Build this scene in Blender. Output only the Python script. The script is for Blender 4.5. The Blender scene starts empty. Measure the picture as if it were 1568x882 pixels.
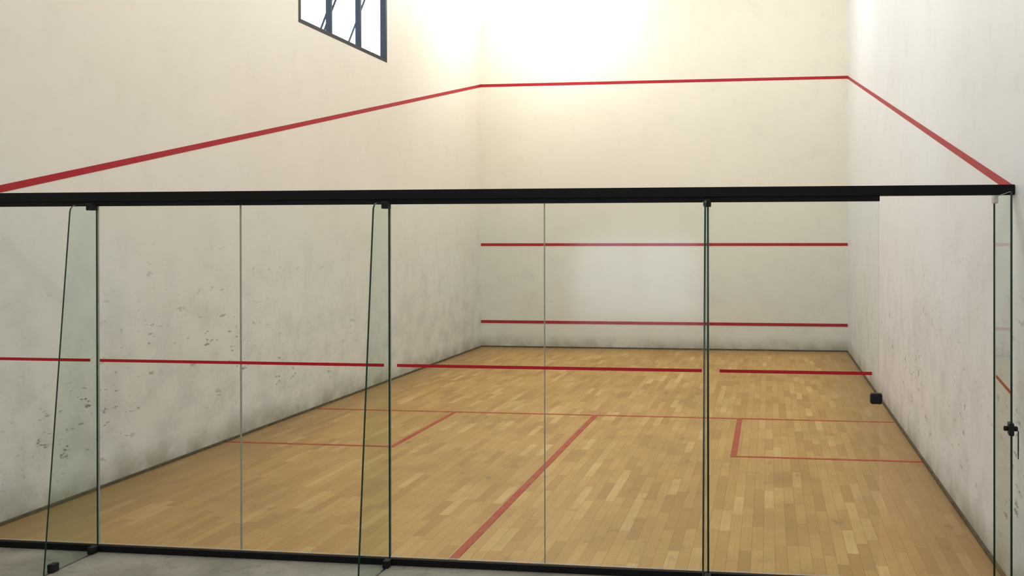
import bpy, bmesh, math
from mathutils import Vector, Matrix
W=6.39; D=9.80; HC=6.7; YB=-7.0
sc=bpy.context.scene
sc.view_settings.view_transform='Standard'
sc.view_settings.look='None'
sc.view_settings.exposure=0.0

# ---------------------------------------------------------------- materials
def newmat(n):
    m=bpy.data.materials.new(n); m.use_nodes=True; nt=m.node_tree
    b=nt.nodes['Principled BSDF']; return m,nt,b
def N(nt,t,**k):
    n=nt.nodes.new(t)
    for a,v in k.items(): setattr(n,a,v)
    return n
def setv(nt,sock,v):
    if isinstance(v,bpy.types.NodeSocket): nt.links.new(v,sock)
    else: sock.default_value=v
def M(nt,op,a,b=None,c=None,clamp=False):
    n=N(nt,'ShaderNodeMath',operation=op,use_clamp=clamp); setv(nt,n.inputs[0],a)
    if b is not None: setv(nt,n.inputs[1],b)
    if c is not None: setv(nt,n.inputs[2],c)
    return n.outputs[0]
def MR(nt,v,a,b,c=0.,d=1.):
    n=N(nt,'ShaderNodeMapRange'); setv(nt,n.inputs[0],v)
    for i,x in enumerate((a,b,c,d)): n.inputs[i+1].default_value=x
    return n.outputs[0]
def MIX(nt,f,a,b,bt='MIX'):
    n=N(nt,'ShaderNodeMix',data_type='RGBA',blend_type=bt); setv(nt,n.inputs[0],f)
    setv(nt,n.inputs[6],a if isinstance(a,bpy.types.NodeSocket) else (*a,1)); setv(nt,n.inputs[7],b if isinstance(b,bpy.types.NodeSocket) else (*b,1))
    return n.outputs[2]
def NOISE(nt,vec,scale,detail=4,rough=.55,sc3=None):
    if sc3:
        mp=N(nt,'ShaderNodeMapping'); mp.inputs['Scale'].default_value=sc3; nt.links.new(vec,mp.inputs[0]); vec=mp.outputs[0]
    n=N(nt,'ShaderNodeTexNoise'); nt.links.new(vec,n.inputs['Vector'])
    n.inputs['Scale'].default_value=scale; n.inputs['Detail'].default_value=detail; n.inputs['Roughness'].default_value=rough
    return n.outputs['Fac']

def simple(n,col,rough=.5,metal=0.,var=.06,scale=20,spec=.5):
    m,nt,b=newmat(n); tc=N(nt,'ShaderNodeTexCoord')
    f=NOISE(nt,tc.outputs['Object'],scale,1)
    c=MIX(nt,MR(nt,f,.3,.7),tuple(x*(1-var) for x in col),tuple(min(1,x*(1+var)) for x in col))
    nt.links.new(c,b.inputs['Base Color']); b.inputs['Roughness'].default_value=rough; b.inputs['Metallic'].default_value=metal
    b.inputs['Specular IOR Level'].default_value=spec
    return m

def wallmat(n,col,low,scuff=1.,rough=.55,yhi=6.,dens=0.):
    m,nt,b=newmat(n); tc=N(nt,'ShaderNodeTexCoord'); v=tc.outputs['Object']
    sx=N(nt,'ShaderNodeSeparateXYZ'); nt.links.new(v,sx.inputs[0]); x,y,z=sx.outputs
    big=NOISE(nt,v,.7,3); mid=NOISE(nt,v,3.5,5)
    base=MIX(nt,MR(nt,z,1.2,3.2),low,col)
    base=MIX(nt,MR(nt,big,.35,.7,0,.16),base,(.62,.57,.46))
    base=MIX(nt,MR(nt,mid,.52,.75,0,.14),base,(.52,.50,.45))
    if scuff>0:
        msk=NOISE(nt,v,1.3,2)
        s1=MR(nt,NOISE(nt,v,8,3,.65,(1,.7,1.6)),.625-dens,.68-dens)          # ball smears
        s2=MR(nt,NOISE(nt,v,24,2,.5,(1,.5,1.3)),.66-dens,.71-dens,0,.7)       # small nicks
        s=M(nt,'MULTIPLY',M(nt,'MAXIMUM',s1,s2),MR(nt,msk,.44,.60,.15,1))
        zr=M(nt,'MULTIPLY',MR(nt,z,.05,.35),MR(nt,z,2.1,.7))
        s=M(nt,'MULTIPLY',M(nt,'MULTIPLY',s,zr),M(nt,'MULTIPLY',MR(nt,y,yhi,yhi-2.5),scuff*.85),clamp=True)
        base=MIX(nt,s,base,(.07,.07,.085))
        hz=M(nt,'MULTIPLY',M(nt,'MULTIPLY',MR(nt,mid,.42,.62),MR(nt,z,2.2,.5)),.30*min(scuff,1))
        base=MIX(nt,hz,base,(.42,.43,.44))
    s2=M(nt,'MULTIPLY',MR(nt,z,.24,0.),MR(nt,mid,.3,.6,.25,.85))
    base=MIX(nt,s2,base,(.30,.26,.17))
    nt.links.new(base,b.inputs['Base Color']); b.inputs['Roughness'].default_value=rough
    bp=N(nt,'ShaderNodeBump'); bp.inputs['Strength'].default_value=.2; bp.inputs['Distance'].default_value=.01
    nt.links.new(NOISE(nt,v,2.2,3,.5),bp.inputs['Height']); nt.links.new(bp.outputs[0],b.inputs['Normal'])
    return m
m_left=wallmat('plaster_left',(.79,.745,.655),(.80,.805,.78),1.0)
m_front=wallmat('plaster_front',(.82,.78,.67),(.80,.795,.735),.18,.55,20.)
m_right=wallmat('plaster_right_daylit',(.80,.825,.845),(.78,.80,.815),.8,.42,6.5,.01)  # bluish window daylight is put into this wall's colour

def floormat():
    m,nt,b=newmat('maple_strip_floor'); tc=N(nt,'ShaderNodeTexCoord'); v=tc.outputs['Object']
    sx=N(nt,'ShaderNodeSeparateXYZ'); nt.links.new(v,sx.inputs[0]); x,y,z=sx.outputs
    r=M(nt,'DIVIDE',x,.072); row=M(nt,'FLOOR',r); fr=M(nt,'FRACT',r)
    wn=N(nt,'ShaderNodeTexWhiteNoise',noise_dimensions='1D'); nt.links.new(row,wn.inputs['W'])
    u=M(nt,'DIVIDE',M(nt,'ADD',y,M(nt,'MULTIPLY',wn.outputs[0],9.)),.42); idn=M(nt,'FLOOR',u); fu=M(nt,'FRACT',u)
    cb=N(nt,'ShaderNodeCombineXYZ'); nt.links.new(row,cb.inputs[0]); nt.links.new(idn,cb.inputs[1])
    w2=N(nt,'ShaderNodeTexWhiteNoise',noise_dimensions='3D'); nt.links.new(cb.outputs[0],w2.inputs[0])
    cr=N(nt,'ShaderNodeValToRGB'); nt.links.new(w2.outputs['Value'],cr.inputs[0]); e=cr.color_ramp
    e.elements[0].position=0; e.elements[0].color=(.46,.235,.055,1); e.elements[1].position=1; e.elements[1].color=(.74,.47,.18,1)
    k=e.elements.new(.35); k.color=(.565,.315,.083,1); k=e.elements.new(.85); k.color=(.62,.36,.105,1)
    c=cr.outputs[0]
    g=NOISE(nt,v,3.,3,.6,(22,1.2,1)); c=MIX(nt,MR(nt,g,.35,.75,0,.35),c,(.40,.205,.05))
    seam=M(nt,'MAXIMUM',MR(nt,M(nt,'ABSOLUTE',M(nt,'SUBTRACT',fr,.5)),.455,.5),MR(nt,M(nt,'ABSOLUTE',M(nt,'SUBTRACT',fu,.5)),.492,.5))
    c=MIX(nt,M(nt,'MULTIPLY',seam,.65),c,(.19,.11,.035))
    d=NOISE(nt,v,.8,4,.65); c=MIX(nt,MR(nt,d,.42,.70,0,.55),c,(.36,.215,.07))
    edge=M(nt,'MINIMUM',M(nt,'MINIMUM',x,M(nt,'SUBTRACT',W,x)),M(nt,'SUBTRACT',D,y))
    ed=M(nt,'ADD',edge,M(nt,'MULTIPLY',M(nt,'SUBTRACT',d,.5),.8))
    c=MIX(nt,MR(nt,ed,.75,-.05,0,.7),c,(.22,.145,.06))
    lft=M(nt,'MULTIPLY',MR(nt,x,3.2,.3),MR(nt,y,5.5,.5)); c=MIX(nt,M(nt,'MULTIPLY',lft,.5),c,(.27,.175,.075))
    sp=M(nt,'MULTIPLY',MR(nt,NOISE(nt,v,9,3,.6,(1,.6,1)),.60,.68),MR(nt,d,.48,.58))
    c=MIX(nt,M(nt,'MULTIPLY',sp,.4),c,(.15,.10,.06))
    nt.links.new(c,b.inputs['Base Color'])
    nt.links.new(MR(nt,d,.3,.7,.38,.55),b.inputs['Roughness']); b.inputs['Specular IOR Level'].default_value=.4
    return m
m_floor=floormat()

def concmat():
    m,nt,b=newmat('worn_concrete'); tc=N(nt,'ShaderNodeTexCoord'); v=tc.outputs['Object']
    c=MIX(nt,MR(nt,NOISE(nt,v,2.5,5,.65),.3,.7),(.20,.18,.145),(.36,.33,.27))
    c=MIX(nt,MR(nt,NOISE(nt,v,14,3),.55,.75,0,.5),c,(.13,.12,.10))
    nt.links.new(c,b.inputs['Base Color']); b.inputs['Roughness'].default_value=.6
    return m
m_conc=concmat()
def linemat(n,col,dull,amt):
    m,nt,b=newmat(n); tc=N(nt,'ShaderNodeTexCoord'); v=tc.outputs['Object']
    c=MIX(nt,MR(nt,NOISE(nt,v,7,4,.7),.4,.75,0,amt),col,dull)
    nt.links.new(c,b.inputs['Base Color']); b.inputs['Roughness'].default_value=.5
    b.inputs['Specular IOR Level'].default_value=.3
    return m
m_red=linemat('red_wall_paint',(.40,.006,.018),(.34,.035,.04),.6)
m_redfloor=linemat('red_floor_paint',(.42,.035,.016),(.40,.14,.045),.9)
m_tape=linemat('red_tape',(.50,.006,.014),(.42,.02,.03),.4)
m_black=simple('black_aluminium',(.006,.007,.008),.6,0,.06,20,.15)
m_plastic=simple('black_plastic',(.010,.010,.010),.5,0,.06,20,.25)
m_dark=simple('dark_joint',(.10,.075,.04),.8,0,.3,15)
m_sil=simple('silicone_joint',(.33,.35,.32),.4)
m_steel=simple('steel',(.55,.55,.54),.3,.9)
m_white=simple('white_paint',(.80,.80,.78),.6)
m_wframe=simple('dark_window_frame',(.012,.015,.024),.5,.0,.06,20,.2)
m_edge=simple('green_glass_edge',(.005,.04,.027),.25)
def glassmat(n,tint,f0=.05,pw=4.,amp=.6,rough=.03):
    m,nt,b=newmat(n); nt.nodes.remove(b); out=nt.nodes['Material Output']
    t=N(nt,'ShaderNodeBsdfTransparent'); t.inputs[0].default_value=(*tint,1)
    g=N(nt,'ShaderNodeBsdfGlossy'); g.inputs['Roughness'].default_value=rough
    lw=N(nt,'ShaderNodeLayerWeight'); lw.inputs[0].default_value=.5
    fr=M(nt,'ADD',M(nt,'MULTIPLY',M(nt,'POWER',lw.outputs['Facing'],pw),amp),f0)
    mx=N(nt,'ShaderNodeMixShader'); nt.links.new(fr,mx.inputs[0]); nt.links.new(t.outputs[0],mx.inputs[1]); nt.links.new(g.outputs[0],mx.inputs[2])
    nt.links.new(mx.outputs[0],out.inputs[0]); return m
m_glass=glassmat('clear_tempered_glass',(.92,.96,.94),.032,4,.6,.11)
m_glassf=glassmat('fin_glass',(.82,.90,.865),.03,5,.5)
m_wglass=glassmat('window_glass',(.9,.95,.97),.04,5,.5)
def emit(n,col,s):
    m,nt,b=newmat(n); b.inputs['Emission Color'].default_value=(*col,1); b.inputs['Emission Strength'].default_value=s; b.inputs['Base Color'].default_value=(.9,.9,.9,1)
    return m
m_bulb=emit('lamp_diffuser',(1,.96,.88),4)

# ---------------------------------------------------------------- mesh helpers
def addbox(bm,x0,x1,y0,y1,z0,z1,mi=0):
    vs=[bm.verts.new((x,y,z)) for x in (x0,x1) for y in (y0,y1) for z in (z0,z1)]
    for f in ((0,1,3,2),(4,6,7,5),(0,4,5,1),(2,3,7,6),(0,2,6,4),(1,5,7,3)):
        fa=bm.faces.new([vs[i] for i in f]); fa.material_index=mi
def prism(bm,pts,axis,a0,a1,mi=0):
    def P(p,a):
        l=list(p); l.insert(axis,a); return l
    A=[bm.verts.new(P(p,a0)) for p in pts]; B=[bm.verts.new(P(p,a1)) for p in pts]
    f=bm.faces.new(A); f.material_index=mi; f=bm.faces.new(B[::-1]); f.material_index=mi
    n=len(pts)
    for i in range(n):
        f=bm.faces.new([A[i],B[i],B[(i+1)%n],A[(i+1)%n]]); f.material_index=mi
def sheet(bm,pts,axis,c,t=.005):
    """glass sheet: one refracting face in the middle plane, solid green cut edges around it"""
    def P(p,a):
        l=list(p); l.insert(axis,a); return l
    f=bm.faces.new([bm.verts.new(P(p,c)) for p in pts]); f.material_index=0
    A=[bm.verts.new(P(p,c-t)) for p in pts]; B=[bm.verts.new(P(p,c+t)) for p in pts]; n=len(pts)
    for i in range(n):
        f=bm.faces.new([A[i],B[i],B[(i+1)%n],A[(i+1)%n]]); f.material_index=1
def cyl(bm,c,r,h,axis='z',seg=24,mi=0,r2=None):
    rot={'z':Matrix(),'x':Matrix.Rotation(math.pi/2,4,'Y'),'y':Matrix.Rotation(math.pi/2,4,'X')}[axis]
    bmesh.ops.create_cone(bm,cap_ends=True,segments=seg,radius1=r,radius2=r if r2 is None else r2,depth=h,matrix=Matrix.Translation(c)@rot)
def obj(name,bm,mats,parent=None,bevel=0,smooth=False):
    bmesh.ops.recalc_face_normals(bm,faces=bm.faces)
    me=bpy.data.meshes.new(name); bm.to_mesh(me); bm.free()
    for m in mats: me.materials.append(m)
    o=bpy.data.objects.new(name,me); sc.collection.objects.link(o)
    if parent: o.parent=parent
    if bevel:
        b=o.modifiers.new('bevel','BEVEL'); b.width=bevel; b.segments=2; b.limit_method='ANGLE'
    if smooth:
        for p in me.polygons: p.use_smooth=True
    return o
def empty(name,loc=(0,0,0)):
    e=bpy.data.objects.new(name,None); e.location=loc; sc.collection.objects.link(e); return e
def boxobj(name,b,mat,parent=None,bevel=0):
    bm=bmesh.new(); addbox(bm,*b); return obj(name,bm,[mat],parent,bevel)

# ---------------------------------------------------------------- shell
T=.2
WZ0,WZ1=4.27,5.75
wins=[(3.92,6.07),(0.3,2.45)]  # second window is out of view, added for daylight on the right wall
bm=bmesh.new()
addbox(bm,-T,0,YB,D,-.1,WZ0); addbox(bm,-T,0,YB,D,WZ1,HC)
ys=[YB]+[v for w in sorted(wins) for v in w]+[D]
for i in range(0,len(ys),2): addbox(bm,-T,0,ys[i],ys[i+1],WZ0,WZ1)
wl=obj('wall_left',bm,[m_left])
wr=boxobj('wall_right',(W,W+T,YB,D,-.1,HC),m_right)
wf=boxobj('wall_front',(-T,W+T,D,D+T,-.1,HC),m_front)
bm=bmesh.new(); DX0,DX1,DZ0,DZ=2.3,4.15,.75,1.95
addbox(bm,-T,DX0,YB-T,YB,-.1,HC); addbox(bm,DX1,W+T,YB-T,YB,-.1,HC); addbox(bm,DX0,DX1,YB-T,YB,DZ,HC); addbox(bm,DX0,DX1,YB-T,YB,-.1,DZ0)
obj('wall_back',bm,[m_left])
boxobj('ceiling',(-T,W+T,YB-T,D+T,HC,HC+.15),m_white)
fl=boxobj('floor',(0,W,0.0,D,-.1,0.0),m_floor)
boxobj('floor_walkway',(-T,W+T,YB-T,0.0,-.1,-.02),m_conc)
boxobj('gap_strip_left',(0,.018,.03,D,0,.022),m_dark)  # dark strips drawn for the dirty gap along the wall base
boxobj('gap_strip_right',(W-.018,W,.03,D,0,.022),m_dark)
boxobj('gap_strip_front',(0.018,W-.018,D-.018,D,0,.022),m_dark)

# ---------------------------------------------------------------- lines (paint, part of the wall / floor they are on)
e=.003; hw=.025
boxobj('front_out_line',(0,W,D-e,D,4.63-hw,4.63+hw),m_red,wf)
boxobj('service_line',(0,W,D-e,D,1.812-hw,1.812+hw),m_red,wf)
boxobj('tin_line',(0,W,D-e*2,D,.449-hw,.449+hw),m_red,wf)
for par,x0,x1 in ((wl,0,e),(wr,W-e,W)):
    bm=bmesh.new(); prism(bm,[(D,4.63-hw),(D,4.63+hw),(0,2.165+hw),(0,2.165-hw)],0,x0,x1); obj('side_out_line',bm,[m_red],par)
ysl,yb,xl,xr,xh=4.234,2.675,1.64,4.766,3.213; f=.0025
boxobj('short_line',(0,W,ysl-.02,ysl+.02,0,f),m_redfloor,fl)
boxobj('half_court_line',(xh-.028,xh+.028,0.03,ysl-.02,0,f),m_redfloor,fl)
boxobj('service_box_left_side',(xl-.024,xl+.024,yb,ysl-.02,0,f),m_redfloor,fl)
boxobj('service_box_left_back',(0,xl+.024,yb-.04,yb,0,f),m_redfloor,fl)
boxobj('service_box_right_side',(xr-.027,xr+.027,yb,ysl-.02,0,f),m_redfloor,fl)
boxobj('service_box_right_back',(xr-.027,W,yb-.04,yb,0,f),m_redfloor,fl)

# ---------------------------------------------------------------- windows
for k,(a,b) in enumerate(wins):
    w=empty('window_%d'%(k+1))
    bm=bmesh.new(); t=.045; x0,x1=-.07,.004
    addbox(bm,x0,x1,a,b,WZ0,WZ0+t); addbox(bm,x0,x1,a,b,WZ1-t,WZ1)
    addbox(bm,x0,x1,a,a+t,WZ0+t,WZ1-t); addbox(bm,x0,x1,b-t,b,WZ0+t,WZ1-t)
    p=(b-a)/3
    for i in (1,2): addbox(bm,x0,x1-.01,a+p*i-.018,a+p*i+.018,WZ0+t,WZ1-t)
    obj('frame',bm,[m_wframe],w)
    for i in range(3):   # top hung sashes, pushed open
        ya,yb2=a+p*i+.03,a+p*(i+1)-.03
        bm=bmesh.new(); h=WZ1-WZ0-.1; s=.022
        addbox(bm,-.008,.008,ya,yb2,-s,0); addbox(bm,-.008,.008,ya,yb2,-h,-h+s)
        addbox(bm,-.008,.008,ya,ya+s,-h+s,-s); addbox(bm,-.008,.008,yb2-s,yb2,-h+s,-s)
        o=obj('sash_%d'%(i+1),bm,[m_wframe],w)
        mt=Matrix.Translation((-.05,0,WZ1-.05))@Matrix.Rotation(math.radians(22),4,'Y'); o.data.transform(mt)
        bm=bmesh.new(); bm.faces.new([bm.verts.new(q) for q in ((0,ya+s,-h+s),(0,yb2-s,-h+s),(0,yb2-s,-s),(0,ya+s,-s))]); o=obj('pane_%d'%(i+1),bm,[m_wglass],w); o.data.transform(mt)
# unseen rear window, added and shaped for its reflection in the glass wall
w=empty('window_3'); bm=bmesh.new()
for q in ((DX0,DX1,DZ0,DZ0+.04),(DX0,DX1,DZ-.04,DZ),(DX0,DX0+.04,DZ0+.04,DZ-.04),(DX1-.04,DX1,DZ0+.04,DZ-.04),((DX0+DX1)/2-.015,(DX0+DX1)/2+.015,DZ0+.04,DZ-.04)):
    addbox(bm,q[0],q[1],YB-.12,YB-.06,q[2],q[3])
obj('frame',bm,[m_wframe],w)

# ---------------------------------------------------------------- glass wall
G=empty('glass_wall')
gx=[0.004,.968,1.912,2.854,3.790,4.735,5.680]; zt,zb=2.115,.03
for i in range(6):
    a,b=gx[i]+.0025,gx[i+1]-.0025
    bm=bmesh.new(); sheet(bm,[(a,zb),(b,zb),(b,zt),(a,zt)],1,0)
    obj('panel_%d'%(i+1),bm,[m_glass,m_sil],G)
for i,x in enumerate(gx[1:6]):
    w=.0055 if i in (0,2,4) else .0022
    boxobj('joint_%d'%(i+1),(x-w,x+w,-.006,.006,zb,zt),m_sil,G)
boxobj('top_rail',(0.002,W-.002,-.035,.035,2.137,2.192),m_black,G,.003)
boxobj('top_channel',(0.002,gx[6],-.022,.022,2.108,2.137),m_black,G)
boxobj('bottom_channel',(0.002,gx[6]+.0,-.016,.016,-.0195,.018),m_black,G,.002)
for i,x in enumerate((gx[1],gx[3],gx[5])):
    pts=[(-.008,-.018),(-.40,-.018)]
    for a in range(0,91,15):
        r=.05; pts.append((-.21+r-r*math.cos(math.radians(a)),2.06+r*math.sin(math.radians(a))))
    pts.append((-.008,2.112))
    bm=bmesh.new(); sheet(bm,pts,0,x)
    obj('fin_%d'%(i+1),bm,[m_glassf,m_edge],G)
    boxobj('fin_clamp_top_%d'%(i+1),(x-.02,x+.02,-.07,-.0225,2.08,2.122),m_plastic,G,.004)
    bm=bmesh.new(); cyl(bm,(x-.02,-.05,2.1),.010,.008,'x'); obj('clamp_bolt_%d'%(i+1),bm,[m_steel],G)
    boxobj('fin_clamp_foot_%d'%(i+1),(x-.018,x+.018,-.36,-.31,-.0195,.03),m_plastic,G,.005)
    boxobj('fin_clamp_base_%d'%(i+1),(x-.018,x+.018,-.07,-.0225,-.0195,.025),m_plastic,G,.005)
tz=1.158
segs=[(0.004,.92),(.985,2.82),(2.90,4.70),(4.80,5.64)]
for i,(a,b) in enumerate(segs): boxobj('warning_tape_%d'%(i+1),(a,b,-.0065,-.0052,tz-.009,tz+.009),m_tape,G)
bm=bmesh.new(); addbox(bm,5.630,5.695,-.018,.018,.99,1.05); o=obj('strike_lock',bm,[m_plastic],G,.01)

# ---------------------------------------------------------------- glass door (open)
Dr=empty('glass_door')
th=math.radians(83); Wd=.605; hx=6.29
mt=Matrix.Translation((hx,-.0,0))@Matrix.Rotation(th,4,'Z')
def dobj(name,bm,mats,bevel=0):
    bm.transform(mt); return obj(name,bm,mats,Dr,bevel)
bm=bmesh.new(); sheet(bm,[(-Wd,.0),(-.0,.0),(-.0,2.125),(-Wd,2.125)],1,0); dobj('leaf',bm,[m_glassf,m_edge])
bm=bmesh.new(); addbox(bm,-Wd+.02,-.03,-.0075,-.0055,tz-.009,tz+.009); dobj('warning_tape',bm,[m_tape])
bm=bmesh.new(); addbox(bm,-Wd-.008,-Wd+.05,-.012,.012,.965,1.025); cyl(bm,(-Wd+.025,-.022,.995),.012,.02,'y'); cyl(bm,(-Wd+.025,.022,.995),.012,.02,'y'); dobj('lock',bm,[m_plastic],.005)
bm=bmesh.new(); prism(bm,[(-Wd+.02,.985),(-Wd+.03,.985),(-Wd+.035,.90),(-Wd+.025,.85),(-Wd+.018,.90)],1,-.036,-.032); dobj('key',bm,[m_plastic])
bm=bmesh.new(); addbox(bm,-.07,.015,-.012,.012,2.09,2.132); dobj('top_pivot',bm,[m_steel],.004)
bm=bmesh.new(); addbox(bm,-.07,.015,-.012,.012,-.0195,.04); dobj('bottom_pivot',bm,[m_steel],.004)

# ---------------------------------------------------------------- lamps
def lamp(x,y,z,p,col=(1,.98,.94),r=.16):
    L=empty('ceiling_lamp')
    bm=bmesh.new(); cyl(bm,(x,y,(z+.22+HC)/2),.012,HC-z-.22,'z',12); cyl(bm,(x,y,z+.2),.09,.16,'z',24); cyl(bm,(x,y,z+.10),.24,.05,'z',32,0,.09)
    obj('housing',bm,[m_black],L)
    bm=bmesh.new(); bmesh.ops.create_uvsphere(bm,u_segments=20,v_segments=12,radius=.07,matrix=Matrix.Translation((x,y,z+.03))); obj('bulb',bm,[m_bulb],L,0,True)
    ld=bpy.data.lights.new('lamp_light','POINT'); ld.energy=p; ld.color=col; ld.shadow_soft_size=r
    lo=bpy.data.objects.new('lamp_light',ld); lo.location=(x,y,z-.16); sc.collection.objects.link(lo); lo.parent=L
lamp(1.5,8.4,6.2,140)
lamp(5.3,7.0,6.25,75)
lamp(3.2,2.6,6.2,170)  # unseen lamp added to raise the ambient level in the court
lamp(3.2,-3.5,5.4,125)  # unseen lamp added above the walkway as ambient fill

# ---------------------------------------------------------------- world
w=bpy.data.worlds.new('sky'); sc.world=w; w.use_nodes=True; nt=w.node_tree
bg=nt.nodes['Background']; bg.inputs[0].default_value=(.76,.88,1,1); bg.inputs[1].default_value=6.5

# ---------------------------------------------------------------- camera
cd=bpy.data.cameras.new('camera'); co=bpy.data.objects.new('camera',cd); sc.collection.objects.link(co); sc.camera=co
yaw,pitch,roll=.1187,-.0026,-.0012
fw=Vector((-math.sin(yaw)*math.cos(pitch),math.cos(yaw)*math.cos(pitch),math.sin(pitch)))
rt=Vector((math.cos(yaw),math.sin(yaw),0)); up=rt.cross(fw)
r2=rt*math.cos(roll)+up*math.sin(roll); u2=-rt*math.sin(roll)+up*math.cos(roll)
mt=Matrix((r2,u2,-fw)).transposed().to_4x4(); mt.translation=Vector((5.0787,-4.7907,1.8979)); co.matrix_world=mt
cd.sensor_width=36; cd.lens=36*1302.7/1568; cd.shift_x=-(1022.69-784)/1568; cd.shift_y=-(441-370.18)/1568
cd.clip_start=.05
